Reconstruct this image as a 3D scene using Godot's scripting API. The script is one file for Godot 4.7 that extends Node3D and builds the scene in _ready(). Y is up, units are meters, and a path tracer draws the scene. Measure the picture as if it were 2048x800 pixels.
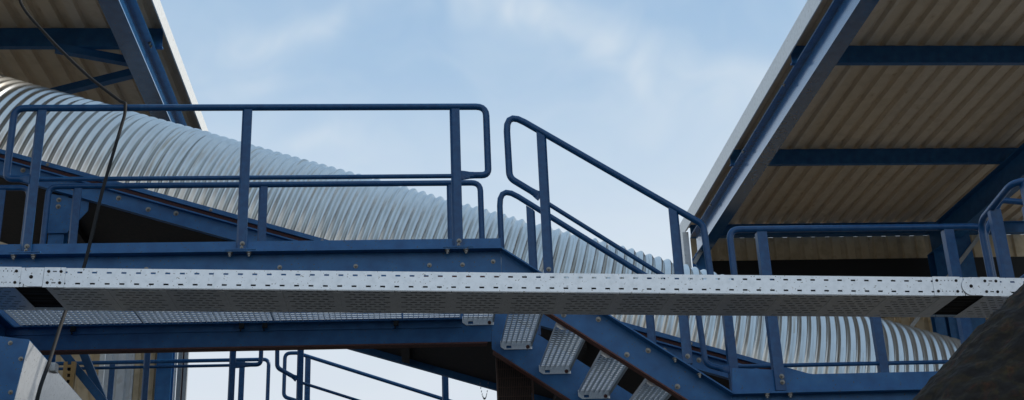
extends Node3D
# An industrial conveyor with a corrugated cover, its service walkway, stair and landing, seen from the yard below.

# ------------------------------------------------------------------ mesh builder
class MB:
	var v := PackedVector3Array()
	var n := PackedVector3Array()
	var t := PackedVector2Array()
	var ix := PackedInt32Array()
	var col := PackedColorArray()
	func vert(p: Vector3, nn: Vector3, uv := Vector2.ZERO) -> int:
		v.append(p); n.append(nn); t.append(uv)
		return v.size() - 1
	func quad(a: Vector3, b: Vector3, c: Vector3, d: Vector3):   # counter-clockwise from outside
		var nn := (b - a).cross(c - a)
		if nn.length_squared() < 1e-16: nn = (c - a).cross(d - a)
		nn = nn.normalized()
		var i := vert(a, nn); vert(b, nn, Vector2(1, 0)); vert(c, nn, Vector2(1, 1)); vert(d, nn, Vector2(0, 1))
		ix.append_array([i, i + 2, i + 1, i, i + 3, i + 2])
	func tri(a: Vector3, b: Vector3, c: Vector3):
		var nn := (b - a).cross(c - a).normalized()
		var i := vert(a, nn); vert(b, nn); vert(c, nn)
		ix.append_array([i, i + 2, i + 1])
	func hexa(p: Array):   # 8 corners: bottom 0-3 counter-clockwise from above, top 4-7
		quad(p[3], p[2], p[1], p[0]); quad(p[4], p[5], p[6], p[7])
		for k in 4:
			var m := (k + 1) % 4
			quad(p[k], p[m], p[m + 4], p[k + 4])
	func box(lo: Vector3, hi: Vector3):
		hexa([Vector3(lo.x, lo.y, hi.z), Vector3(hi.x, lo.y, hi.z), Vector3(hi.x, lo.y, lo.z), Vector3(lo.x, lo.y, lo.z),
			Vector3(lo.x, hi.y, hi.z), Vector3(hi.x, hi.y, hi.z), Vector3(hi.x, hi.y, lo.z), Vector3(lo.x, hi.y, lo.z)])
	func bar(a: Vector3, b: Vector3, w: float, h: float, up := Vector3.UP):   # rectangular bar, w sideways, h along up
		var d := (b - a).normalized()
		var s := d.cross(up).normalized() * w / 2
		var u := s.cross(d).normalized() * h / 2
		hexa([a - s - u, a + s - u, b + s - u, b - s - u, a - s + u, a + s + u, b + s + u, b - s + u])
	# profile (counter-clockwise in the plane of ua, ub, seen against a->b) carried from a to b without turning
	func prism(prof: Array, a: Vector3, b: Vector3, ua: Vector3, ub: Vector3):
		var flip := ua.cross(ub).dot(b - a) > 0
		var k := prof.size()
		var pa: Array = []
		var pb: Array = []
		for q in prof:
			pa.append(a + ua * q.x + ub * q.y); pb.append(b + ua * q.x + ub * q.y)
		for i in k:
			var j := (i + 1) % k
			if flip: quad(pa[i], pa[j], pb[j], pb[i])
			else: quad(pa[j], pa[i], pb[i], pb[j])
		var poly := PackedVector2Array()
		for q in prof: poly.append(q)
		var tr := Geometry2D.triangulate_polygon(poly)
		for i in range(0, tr.size(), 3):
			var q0: int = tr[i]; var q1: int = tr[i + 1]; var q2: int = tr[i + 2]
			var area := (poly[q1] - poly[q0]).cross(poly[q2] - poly[q0])
			if area < 0:
				var s := q1; q1 = q2; q2 = s
			if flip:
				tri(pa[q0], pa[q2], pa[q1]); tri(pb[q0], pb[q1], pb[q2])
			else:
				tri(pa[q0], pa[q1], pa[q2]); tri(pb[q0], pb[q2], pb[q1])
	func tube(path: Array, r, sides := 12, cap := true):
		var first := Vector3.ZERO
		var rows: Array = []
		var u := Vector3.ZERO
		for i in path.size():
			var p: Vector3 = path[i]
			var d: Vector3
			if i == 0: d = path[1] - p
			elif i == path.size() - 1: d = p - path[i - 1]
			else: d = (path[i + 1] - p).normalized() + (p - path[i - 1]).normalized()
			d = d.normalized()
			if i == 0:
				u = d.cross(Vector3(0.123, 0.31, 0.94)).normalized()
				first = d
			else:
				u = (u - d * u.dot(d)).normalized()
			var w := d.cross(u)
			var rr: float = r[i] if r is Array else r
			var row: Array = []
			for k in sides + 1:
				var a := TAU * k / sides
				var nn := u * cos(a) + w * sin(a)
				row.append(vert(p + nn * rr, nn, Vector2(float(k) / sides, i)))
			rows.append(row)
		for i in rows.size() - 1:
			for k in sides:
				var a: int = rows[i][k]; var b: int = rows[i][k + 1]; var c: int = rows[i + 1][k + 1]; var e: int = rows[i + 1][k]
				ix.append_array([a, c, b, a, e, c])
		if cap:
			for e in 2:
				var row: Array = rows[0] if e == 0 else rows[-1]
				var c: Vector3 = path[0] if e == 0 else path[-1]
				for k in sides:
					if e == 0: tri(c, v[row[k + 1]], v[row[k]])
					else: tri(c, v[row[k]], v[row[k + 1]])
	func commit() -> ArrayMesh:
		var a := []
		a.resize(Mesh.ARRAY_MAX)
		a[Mesh.ARRAY_VERTEX] = v; a[Mesh.ARRAY_NORMAL] = n; a[Mesh.ARRAY_TEX_UV] = t; a[Mesh.ARRAY_INDEX] = ix
		if col.size() == v.size(): a[Mesh.ARRAY_COLOR] = col
		var m := ArrayMesh.new()
		m.add_surface_from_arrays(Mesh.PRIMITIVE_TRIANGLES, a)
		return m

func rounded(pts: Array, rad: float, steps := 5) -> Array:
	var out: Array = [pts[0]]
	for i in range(1, pts.size() - 1):
		var p: Vector3 = pts[i]
		var a: Vector3 = (pts[i - 1] - p)
		var b: Vector3 = (pts[i + 1] - p)
		var ang := a.angle_to(b)
		var cut: float = min(rad / tan(ang / 2), min(a.length(), b.length()) * 0.49)
		var s: Vector3 = p + a.normalized() * cut
		var e: Vector3 = p + b.normalized() * cut
		for k in steps + 1:
			var f := float(k) / steps
			out.append(s.lerp(p, f).lerp(p.lerp(e, f), f))
	out.append(pts[-1])
	return out

# ------------------------------------------------------------------ object helpers
var used := {}
func numbered(called: String) -> String:
	if not used.has(called):
		used[called] = 0
		return called
	used[called] += 1
	return "%s_%03d" % [called, used[called]]

func thing(called: String, label: String, category: String, at := Vector3.ZERO, group := "") -> Node3D:
	var o := Node3D.new()
	o.name = numbered(called)
	add_child(o)
	o.position = at
	o.set_meta("label", label); o.set_meta("category", category)
	if group: o.set_meta("group", group)
	return o

# parts are modelled in world coordinates and hung under the thing's base
func part(mb: MB, called: String, m: Material, root: Node3D, parent: Node3D = null) -> MeshInstance3D:
	return part_mesh(mb.commit(), called, m, root, parent)

func part_mesh(mesh: Mesh, called: String, m: Material, root: Node3D, parent: Node3D = null) -> MeshInstance3D:
	var o := MeshInstance3D.new()
	o.mesh = mesh
	o.material_override = m
	o.name = called
	if parent == null:
		root.add_child(o, true)
		o.position = -root.position
	else:
		parent.add_child(o, true)
	return o

func stuff(o: Node) -> Node:
	o.set_meta("kind", "stuff")
	return o

var bolt_mesh: ArrayMesh
func make_bolt_mesh():
	var mb := MB.new()
	for a in [[0.0, 0.004, 0.019, 12], [0.004, 0.016, 0.0125, 6], [0.016, 0.026, 0.007, 8]]:
		var k: int = a[3]
		for i in k:
			var p := TAU * i / k
			var q := TAU * (i + 1) / k
			var u: Vector3 = Vector3(cos(p), sin(p), 0) * a[2]
			var w: Vector3 = Vector3(cos(q), sin(q), 0) * a[2]
			var z0 := Vector3(0, 0, a[0])
			var z1 := Vector3(0, 0, a[1])
			mb.quad(u + z0, w + z0, w + z1, u + z1)
			mb.tri(z1, u + z1, w + z1)
	bolt_mesh = mb.commit()

func bolt(at: Vector3, root: Node3D, face := Vector3(0, 0, 1), scl := 1.0, m: Material = null):
	var o := MeshInstance3D.new()
	o.mesh = bolt_mesh
	o.material_override = m if m else M.zinc_bolt
	o.name = "bolt"
	root.add_child(o, true)
	var up := Vector3.UP if absf(face.y) < 0.9 else Vector3(0, 0, 1)
	o.basis = (Basis.looking_at(-face, up) * Basis(Vector3(0, 0, 1), fmod(at.x * 7.3, 1.0))).scaled_local(Vector3.ONE * scl)
	o.position = at - root.position

# ------------------------------------------------------------------ materials
var M := {}
func srgb(r, g, b) -> Color: return Color(r / 255.0, g / 255.0, b / 255.0)

func noise(s: int, f: float, ramp: Array, octaves := 4, size := 512, chips: Array = []) -> Texture2D:
	var fn := FastNoiseLite.new()
	fn.seed = s; fn.frequency = f; fn.fractal_octaves = octaves
	fn.noise_type = FastNoiseLite.TYPE_SIMPLEX_SMOOTH
	var g := Gradient.new()
	var off := PackedFloat32Array()
	var col := PackedColorArray()
	for r in ramp:
		off.append(r[0]); col.append(r[1])
	g.offsets = off; g.colors = col
	var src := fn.get_seamless_image(size, size)
	src.convert(Image.FORMAT_L8)
	var lut: Array = []
	for i in 256: lut.append(g.sample(i / 255.0))
	var d := src.get_data()
	var o := PackedByteArray()
	o.resize(size * size * 3)
	var e := PackedByteArray()
	var spot := Color.BLACK
	var cutoff := 256
	if chips.size() > 0:   # [colour, cutoff, frequency]: small chips and scuffs
		spot = chips[0]; cutoff = chips[1]
		fn.seed = s + 50; fn.frequency = chips[2]; fn.fractal_octaves = 2
		var s2 := fn.get_seamless_image(size, size)
		s2.convert(Image.FORMAT_L8)
		e = s2.get_data()
	for i in size * size:
		var c: Color = lut[d[i]]
		if cutoff < 256 and e[i] > cutoff and d[i] > 105: c = c.lerp(spot, clampf((e[i] - cutoff) / 14.0, 0.0, 0.85))
		o[i * 3] = int(c.r * 255.0); o[i * 3 + 1] = int(c.g * 255.0); o[i * 3 + 2] = int(c.b * 255.0)
	var im := Image.create_from_data(size, size, false, Image.FORMAT_RGB8, o)
	im.generate_mipmaps()
	return ImageTexture.create_from_image(im)

func bump(s: int, f: float, strength: float, octaves := 3, size := 256) -> Texture2D:
	var fn := FastNoiseLite.new()
	fn.seed = s; fn.frequency = f; fn.fractal_octaves = octaves
	var im := fn.get_seamless_image(size, size)
	im.convert(Image.FORMAT_RGBA8)
	im.bump_map_to_normal_map(strength)
	im.generate_mipmaps()
	return ImageTexture.create_from_image(im)

func mat(tex: Texture2D, scale: float, rough: float, metal := 0.0, nrm: Texture2D = null, nscale := 1.0, vscale := Vector3.ZERO) -> StandardMaterial3D:
	var m := StandardMaterial3D.new()
	m.albedo_texture = tex
	m.roughness = rough
	m.metallic = metal
	m.uv1_triplanar = true
	m.uv1_world_triplanar = true
	m.uv1_scale = Vector3.ONE * scale if vscale == Vector3.ZERO else vscale
	if nrm:
		m.normal_enabled = true
		m.normal_texture = nrm
		m.normal_scale = nscale
	return m

func materials():
	var wav := bump(5, 0.012, 3.0)
	var fine := bump(9, 0.08, 2.0)
	var bl := [[0.0, srgb(28, 83, 131)], [0.35, srgb(33, 94, 145)], [0.6, srgb(36, 99, 151)], [0.86, srgb(42, 105, 157)], [0.96, srgb(58, 109, 150)], [1.0, srgb(98, 100, 92)]]
	M.blue = mat(noise(11, 0.012, bl, 6, 512, [srgb(88, 76, 62), 208, 0.09]), 0.9, 0.46, 0.0, wav, 0.12)
	M.gloss = M.blue.duplicate()
	M.gloss.roughness = 0.2; M.gloss.metallic_specular = 1.0; M.gloss.clearcoat_enabled = true; M.gloss.clearcoat = 1.0; M.gloss.clearcoat_roughness = 0.12
	var bt := [[0.0, srgb(12, 64, 110)], [0.5, srgb(15, 74, 121)], [0.9, srgb(22, 84, 130)], [1.0, srgb(58, 96, 120)]]
	M.rail = mat(noise(12, 0.02, bt, 6, 512, [srgb(96, 92, 84), 212, 0.12]), 1.6, 0.36, 0.0)
	var rx := [[0.0, srgb(82, 50, 44)], [0.5, srgb(100, 60, 52)], [0.8, srgb(112, 72, 60)], [1.0, srgb(80, 76, 78)]]
	M.oxide = mat(noise(13, 0.03, rx, 5), 2.0, 0.7)
	var zn := [[0.0, srgb(214, 217, 218)], [0.4, srgb(226, 228, 229)], [0.8, srgb(232, 234, 235)], [0.93, srgb(220, 221, 220)], [1.0, srgb(192, 187, 178)]]
	M.zinc = mat(noise(14, 0.02, zn, 6, 512, [srgb(150, 146, 138), 206, 0.06]), 1.6, 0.37, 0.8, fine, 0.06)
	M.zinc_dull = mat(noise(15, 0.03, [[0.0, srgb(150, 152, 152)], [0.6, srgb(182, 185, 186)], [1.0, srgb(140, 134, 124)]], 5), 3.0, 0.5, 0.6)
	M.zinc_bolt = mat(noise(16, 0.2, [[0.0, srgb(112, 110, 106)], [1.0, srgb(160, 158, 152)]]), 8.0, 0.4, 0.7)
	M.grate = mat(noise(17, 0.05, [[0.0, srgb(206, 209, 210)], [1.0, srgb(232, 234, 235)]]), 3.0, 0.38, 0.75)
	M.roof = mat(noise(18, 0.01, [[0.0, srgb(212, 194, 172)], [0.4, srgb(225, 207, 184)], [0.7, srgb(230, 212, 190)], [0.92, srgb(216, 196, 170)], [1.0, srgb(190, 162, 130)]], 5), 0.5, 0.42, 0.0, wav, 0.1)
	M.roof2 = M.roof.duplicate(); M.roof2.uv1_offset = Vector3(0.37, 0.21, 0.55); M.roof2.albedo_color = srgb(246, 244, 240)
	M.roof3 = M.roof.duplicate(); M.roof3.uv1_offset = Vector3(0.71, 0.63, 0.12); M.roof3.albedo_color = srgb(250, 246, 238)
	M.wall = mat(noise(19, 0.01, [[0.0, srgb(184, 162, 128)], [0.4, srgb(208, 186, 150)], [0.75, srgb(214, 194, 160)], [1.0, srgb(164, 134, 94)]], 5), 0.6, 0.5, 0.0, wav, 0.1)
	M.wall_grey = mat(noise(20, 0.01, [[0.0, srgb(206, 208, 208)], [0.6, srgb(222, 224, 224)], [1.0, srgb(196, 192, 184)]], 5), 0.6, 0.5, 0.0, wav, 0.08)
	M.white = mat(noise(21, 0.02, [[0.0, srgb(214, 214, 210)], [0.7, srgb(232, 232, 229)], [1.0, srgb(196, 192, 182)]], 5), 1.0, 0.4)
	M.black = mat(noise(22, 0.05, [[0.0, srgb(16, 16, 17)], [1.0, srgb(28, 27, 27)]]), 3.0, 0.72)
	M.dark = mat(noise(23, 0.03, [[0.0, srgb(30, 26, 24)], [0.6, srgb(44, 37, 33)], [1.0, srgb(66, 48, 38)]], 5), 1.2, 0.75)
	M.belt = mat(noise(24, 0.03, [[0.0, srgb(52, 26, 28)], [1.0, srgb(80, 38, 38)]]), 2.0, 0.7)
	M.tan = mat(noise(25, 0.05, [[0.0, srgb(176, 140, 84)], [0.6, srgb(202, 168, 112)], [1.0, srgb(150, 112, 70)]], 5), 4.0, 0.6)
	M.rusty_mesh = mat(noise(26, 0.06, [[0.0, srgb(70, 54, 46)], [0.6, srgb(98, 76, 64)], [1.0, srgb(120, 84, 62)]], 4), 4.0, 0.7)
	M.concrete = mat(noise(35, 0.01, [[0.0, srgb(112, 106, 96)], [0.5, srgb(124, 117, 106)], [1.0, srgb(100, 94, 84)]], 6), 0.1, 0.85)
	M.ground = mat(noise(27, 0.01, [[0.0, srgb(56, 54, 51)], [0.5, srgb(64, 61, 57)], [1.0, srgb(50, 48, 45)]], 6), 0.08, 0.9)
	# bark: dark brown with olive and ochre moss patches
	M.bark = mat(noise(28, 0.02, [[0.0, srgb(10, 7, 5)], [0.3, srgb(20, 14, 9)], [0.45, srgb(27, 18, 11)], [0.56, srgb(26, 21, 9)], [0.64, srgb(60, 49, 18)], [0.72, srgb(40, 26, 13)], [0.8, srgb(84, 47, 20)], [0.9, srgb(30, 16, 10)], [1.0, srgb(72, 60, 30)]], 6), 1.6, 0.95, 0.0, bump(33, 0.05, 6.0, 4), 0.6)
	# corrugated cover: zinc sheet with dull bloom and thin stains that run down the ribs
	for k in 2:
		var im := sheet_image(40 + k, k == 1)
		var m := StandardMaterial3D.new()
		m.albedo_texture = ImageTexture.create_from_image(im)
		m.metallic = 0.9
		m.roughness = 0.28
		m.vertex_color_use_as_albedo = true
		m.uv1_scale = Vector3(0.45, 0.3, 1)
		m.normal_enabled = true; m.normal_texture = wav; m.normal_scale = 0.06
		M["cover" + str(k)] = m

func sheet_image(s: int, stained: bool) -> Image:
	var fa := FastNoiseLite.new()
	fa.seed = s; fa.frequency = 0.02; fa.fractal_octaves = 5
	var fb := FastNoiseLite.new()
	fb.seed = s + 7; fb.frequency = 1.0; fb.fractal_octaves = 3
	var im := Image.create(512, 512, false, Image.FORMAT_RGB8)
	for y in 512:
		for x in 512:
			var b := fa.get_noise_2d(x, y) * 0.5 + 0.5
			# streaks: fine across the rib, long down the arch; they run out unevenly
			var st := fb.get_noise_2d(x * 0.11, y * 0.004)
			var st2 := fb.get_noise_2d(x * 0.3 + 90.0, y * 0.012)
			var g := lerpf(0.83, 0.91, b) + st2 * 0.03
			var c := Color(g * 1.005, g * 1.0, g * 0.975)
			var rust: float = clampf((st - 0.46) * 3.0, 0.0, 0.3)
			c = c.lerp(Color(0.58, 0.46, 0.32), rust)
			im.set_pixel(x, y, c)
	im.generate_mipmaps()
	return im

# ------------------------------------------------------------------ sky
func sky_panorama() -> Image:
	var w := 2048
	var h := 1024
	var fa := FastNoiseLite.new()
	fa.seed = 3; fa.frequency = 1.0; fa.fractal_octaves = 5; fa.fractal_gain = 0.55
	var fw := FastNoiseLite.new()
	fw.seed = 8; fw.frequency = 1.0; fw.fractal_octaves = 3
	# long cirrus streaks: azimuth, elevation, half length, half width, tilt, weight
	var streaks := [[8.6, 29.7, 3.8, 1.2, -0.42, 0.52], [5.4, 31.4, 5.0, 0.9, -0.1, 0.3], [11.6, 27.6, 2.0, 0.8, -0.5, 0.34], [-5.8, 30.0, 3.2, 0.8, 0.25, 0.34], [-8.8, 28.2, 4.0, 1.5, 0.3, 0.3], [-4.5, 24.5, 2.0, 0.5, 0.05, 0.4], [16.0, 26.5, 6.0, 1.3, 0.2, 0.16]]
	for k in 26:   # the same kind of wisps go on round the sky
		streaks.append([22.0 + k * 12.3, 24.0 + fmod(k * 7.7, 30.0), 5.0 + fmod(k * 1.7, 5.0), 1.5, -0.4 + fmod(k * 0.31, 0.8), 0.45])
	var stops := [[-1.0, srgb(226, 233, 240)], [6.0, srgb(226, 233, 240)], [13.0, srgb(216, 226, 237)], [19.0, srgb(210, 224, 238)], [24.0, srgb(191, 212, 233)], [28.0, srgb(168, 197, 226)], [34.0, srgb(150, 184, 219)], [50.0, srgb(144, 178, 214)], [91.0, srgb(138, 171, 207)]]
	var data := PackedByteArray()
	data.resize(w * h * 3)
	for y in h:
		var el := 90.0 - (y + 0.5) * 180.0 / h
		var base: Color = stops[0][1]
		for i in stops.size() - 1:
			if el >= stops[i][0] and el < stops[i + 1][0]:
				base = (stops[i][1] as Color).lerp(stops[i + 1][1], smoothstep(0.0, 1.0, (el - stops[i][0]) / (stops[i + 1][0] - stops[i][0])) * 0.5 + 0.5 * (el - stops[i][0]) / (stops[i + 1][0] - stops[i][0]))
		for x in w:
			var c := base
			if el > 0.0:
				var az := (x + 0.5) * 360.0 / w
				var ra := deg_to_rad(az)
				var re := deg_to_rad(el)
				var d := Vector3(sin(ra) * cos(re), sin(re), -cos(ra) * cos(re))
				var p := d * 5.0 + Vector3(fw.get_noise_3dv(d * 6.0), fw.get_noise_3dv(d * 6.0 + Vector3(9, 0, 0)), 0) * 0.35
				var veil := clampf(fa.get_noise_3d(p.x * 1.3, p.y * 3.2, p.z * 1.3) * 0.9 + 0.30, 0.0, 1.0)
				var cl := veil * lerpf(0.22, 0.5, smoothstep(34.0, 55.0, el))
				if el < 60.0:
					for s in streaks:
						var da: float = wrapf(az - s[0], -180.0, 180.0)
						if absf(da) > s[2] * 2.6 or absf(el - s[1]) > 12.0: continue
						da *= cos(re)
						var de: float = el - s[1] - da * s[4] + fw.get_noise_3dv(d * 9.0) * 1.4
						var e: float = exp(-pow(da / s[2], 2.0) - pow(de / s[3], 2.0))
						var tx := clampf(fa.get_noise_3d(p.x * 2.2 + p.y * 2.0, p.y * 6.0, p.z * 2.2) * 1.0 + 0.5, 0.0, 1.0)
						cl += e * s[5] * lerpf(0.35, 1.0, tx)
				c = base.lerp(srgb(236, 240, 243), clampf(cl, 0.0, 0.8))
			var o := (y * w + x) * 3
			data[o] = int(c.r * 255.0 + 0.5); data[o + 1] = int(c.g * 255.0 + 0.5); data[o + 2] = int(c.b * 255.0 + 0.5)
	return Image.create_from_data(w, h, false, Image.FORMAT_RGB8, data)

# ------------------------------------------------------------------ railings
const TUBE := 0.0245
const THIN := 0.0165

# a post of folded plate: face towards the camera, one side turned back; turn -1 shows a narrow lip on the left, 1 on the right, 0 a deep left leg
func post(root: Node3D, x: float, y0: float, y1: float, z: float, turn := -1, cut := 0.0, wide := 0.072):
	var mb := MB.new()
	var w := wide / 2
	var pr: Array
	if turn == 0: pr = [Vector2(-w, 0.012), Vector2(w, 0.012), Vector2(w, 0.003), Vector2(-w + 0.009, 0.003), Vector2(-w + 0.009, -0.05), Vector2(-w, -0.05)]
	elif turn < 0: pr = [Vector2(-w + 0.016, 0.014), Vector2(w, 0.014), Vector2(w, 0.004), Vector2(-w + 0.02, 0.004), Vector2(-w + 0.008, -0.01), Vector2(-w + 0.008, -0.045), Vector2(-w, -0.045), Vector2(-w, -0.002)]
	else: pr = [Vector2(-w, 0.014), Vector2(w - 0.016, 0.014), Vector2(w, -0.002), Vector2(w, -0.045), Vector2(w - 0.008, -0.045), Vector2(w - 0.008, -0.01), Vector2(w - 0.02, 0.004), Vector2(-w, 0.004)]
	pr.reverse()
	mb.prism(pr, Vector3(x, y0, z), Vector3(x, y1, z), Vector3(1, 0, 0), Vector3(0, 0, 1))
	if cut != 0.0:   # the head follows a sloping rail
		for i in mb.v.size():
			if mb.v[i].y > y1 - 0.001: mb.v[i].y -= (mb.v[i].x - x) * cut
	part(mb, "post", M.rail, root)

func bar_tube(root: Node3D, called: String, pts: Array, r: float, rad := 0.075):
	var mb := MB.new()
	mb.tube(rounded(pts, rad) if pts.size() > 2 else pts, r, 14)
	part(mb, called, M.rail, root)

func flat_end(root: Node3D, a: Vector3, b: Vector3, r := TUBE):   # the squeezed end of a tube
	var mb := MB.new()
	var d := (b - a).normalized()
	var u := Vector3(0, 0, 1).cross(d).normalized()
	var rows: Array = []
	for k in 4:
		var f := k / 3.0
		var p := a.lerp(b, f)
		var hh := lerpf(r, r * 1.55, smoothstep(0.0, 1.0, f))
		var dd := lerpf(r, 0.006, smoothstep(0.0, 0.8, f))
		var row: Array = []
		for i in 12:
			var an := TAU * i / 12
			row.append(p + u * cos(an) * hh + Vector3(0, 0, 1) * sin(an) * dd)
		rows.append(row)
	for k in 3:
		for i in 12:
			var j := (i + 1) % 12
			mb.quad(rows[k][i], rows[k + 1][i], rows[k + 1][j], rows[k][j])
	for i in 12: mb.tri(b, rows[3][(i + 1) % 12], rows[3][i])
	part(mb, "flattened_tube_end", M.rail, root)

# a level railing with a closed loop at each end
func level_railing(root: Node3D, z: float, xl: float, xr: float, yt: float, ym: float, y0: float, posts: Array, turn := -1, pl := true, prr := true):
	var a: float = posts[0]; var b: float = posts[-1]
	var fl := 0.11
	var pts: Array = []
	if pl: pts = [Vector3(min(a - 0.05, xl + 0.1), ym, z), Vector3(xl, ym, z), Vector3(xl, yt, z)]
	else: pts = [Vector3(xl, yt, z)]
	if prr: pts.append_array([Vector3(xr, yt, z), Vector3(xr, ym, z), Vector3(max(b + 0.05, xr - 0.1), ym, z)])
	else: pts.append(Vector3(xr, yt, z))
	bar_tube(root, "top_rail", pts, TUBE)
	if pl: flat_end(root, pts[0], Vector3(a - 0.03, ym, z))
	if prr: flat_end(root, pts[-1], Vector3(b + 0.03, ym, z))
	for x in posts: post(root, x, y0, yt - TUBE + 0.004, z, turn)
	for i in posts.size() - 1: bar_tube(root, "mid_rail", [Vector3(posts[i] + 0.03, ym, z - 0.012), Vector3(posts[i + 1] - 0.03, ym, z - 0.012)], THIN)

# ------------------------------------------------------------------ gratings
func grating(mb: MB, x0: float, x1: float, z0: float, z1: float, top: float, px: float, pz: float, deep: float, cross: float):
	# z0 nearer, z1 farther; bearing bars run along z, cross bars along x
	var nx := int(round((x1 - x0) / px))
	for i in nx + 1:
		var x := lerpf(x0 + 0.0015, x1 - 0.0015, float(i) / nx)
		mb.box(Vector3(x - 0.001, top - deep, z1), Vector3(x + 0.001, top, z0))
	var nz := int(round((z0 - z1) / pz))
	for i in nz + 1:
		var z := lerpf(z1 + 0.002, z0 - 0.002, float(i) / nz)
		for k in nx:
			var xa := lerpf(x0 + 0.0015, x1 - 0.0015, float(k) / nx) + 0.0017
			var xb := lerpf(x0 + 0.0015, x1 - 0.0015, float(k + 1) / nx) - 0.0017
			mb.box(Vector3(xa, top - 0.001 - cross, z - 0.0025), Vector3(xb, top - 0.001, z + 0.0025))

# ------------------------------------------------------------------ trapezoidal sheet panels
func roof_panel_mesh(ribs: int, pitch: float, length: float, deep: float) -> ArrayMesh:   # in x (width), y (ribs up), z (0 .. -length)
	var mb := MB.new()
	var pr: Array = [Vector2(0, 0)]
	for k in ribs:
		var x := k * pitch
		pr.append_array([Vector2(x + pitch * 0.42, 0), Vector2(x + pitch * 0.50, deep), Vector2(x + pitch * 0.80, deep), Vector2(x + pitch * 0.88, 0), Vector2(x + pitch, 0)])
	for i in pr.size() - 1:
		var a := Vector3(pr[i].x, pr[i].y, 0)
		var b := Vector3(pr[i + 1].x, pr[i + 1].y, 0)
		var e := Vector3(0, 0, -length)
		var th := Vector3(0, 0.0012, 0)
		if i == pr.size() - 2: b.x += 0.012   # the lap over the next sheet
		mb.quad(a + e, b + e, b, a)
		mb.quad(a + th, b + th, b + e + th, a + e + th)
	return mb.commit()

func ibeam(mb: MB, a: Vector3, b: Vector3, wide: float, deep: float, tw: float, tf: float, side: Vector3, up: Vector3):
	var w := wide / 2
	var d := deep / 2
	var t := tw / 2
	mb.prism([Vector2(-w, -d), Vector2(w, -d), Vector2(w, -d + tf), Vector2(t, -d + tf), Vector2(t, d - tf), Vector2(w, d - tf), Vector2(w, d), Vector2(-w, d), Vector2(-w, d - tf), Vector2(-t, d - tf), Vector2(-t, -d + tf), Vector2(-w, -d + tf)], a, b, side, up)

const X := Vector3(1, 0, 0)
const Y := Vector3(0, 1, 0)
const Z := Vector3(0, 0, 1)

func _ready():
	# ---- camera
	var cam := Camera3D.new()
	cam.name = "camera"
	add_child(cam)
	var p := deg_to_rad(21.73); var yw := deg_to_rad(5.16); var rl := deg_to_rad(-2.4735)
	var fwd := Vector3(sin(yw) * cos(p), sin(p), -cos(yw) * cos(p))
	var rgt := Vector3(cos(yw), 0, sin(yw))
	var upv := rgt.cross(fwd)
	cam.transform = Transform3D(Basis(rgt * cos(rl) + upv * sin(rl), upv * cos(rl) - rgt * sin(rl), -fwd), Vector3(0, 1.6, 0))
	cam.fov = 18.69
	cam.near = 0.05
	cam.far = 900.0
	cam.current = true
	# ---- sky
	var env := Environment.new()
	env.background_mode = Environment.BG_SKY
	var sm := PanoramaSkyMaterial.new()
	sm.panorama = ImageTexture.create_from_image(sky_panorama())
	var sky := Sky.new()
	sky.sky_material = sm
	env.sky = sky
	env.background_energy_multiplier = 1.0
	env.tonemap_mode = Environment.TONE_MAPPER_LINEAR
	env.tonemap_exposure = 1.0
	env.sdfgi_enabled = true; env.ssao_enabled = true; env.ssil_enabled = true
	var we := WorldEnvironment.new()
	we.name = "world_environment"
	we.environment = env
	add_child(we)
	# ---- sun: high on the right, a little behind the plant
	var sun := DirectionalLight3D.new()
	sun.name = "sun"
	add_child(sun)
	sun.light_energy = 1.0
	sun.light_color = Color(1.0, 0.97, 0.92)
	sun.light_angular_distance = 0.5
	sun.shadow_enabled = true
	sun.basis = Basis.looking_at(-Vector3(0.785, 0.61, -0.10), Vector3.UP)

	materials()
	make_bolt_mesh()
	print("materials done")
	build_ground()
	build_right_building()
	build_left_building()
	build_silo()
	build_conveyor()
	build_far_platform()
	build_walkway()
	build_stair()
	build_landing()
	build_railings()
	build_tray()
	build_hopper()
	build_small()
	build_tree()
	print("scene done")

func build_ground():
	var g := MeshInstance3D.new()
	var pm := PlaneMesh.new()
	pm.size = Vector2(1200, 1200)
	g.mesh = pm
	g.material_override = M.ground
	g.name = "ground"
	g.set_meta("kind", "structure")
	for q in [[5.0, 34.0, "grey concrete slab under the right canopy"], [-34.0, -4.4, "grey concrete slab under the left canopy"]]:
		var mb := MB.new()
		mb.box(Vector3(q[0], -0.2, -45), Vector3(q[1], 0.004, -9.0))
		var sl := MeshInstance3D.new()
		sl.mesh = mb.commit()
		sl.material_override = M.concrete
		sl.name = numbered("pavement")
		sl.set_meta("kind", "structure")
		sl.set_meta("label", q[2])
		add_child(sl)
	g.set_meta("label", "dark asphalt yard below the walkway")
	add_child(g)

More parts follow.
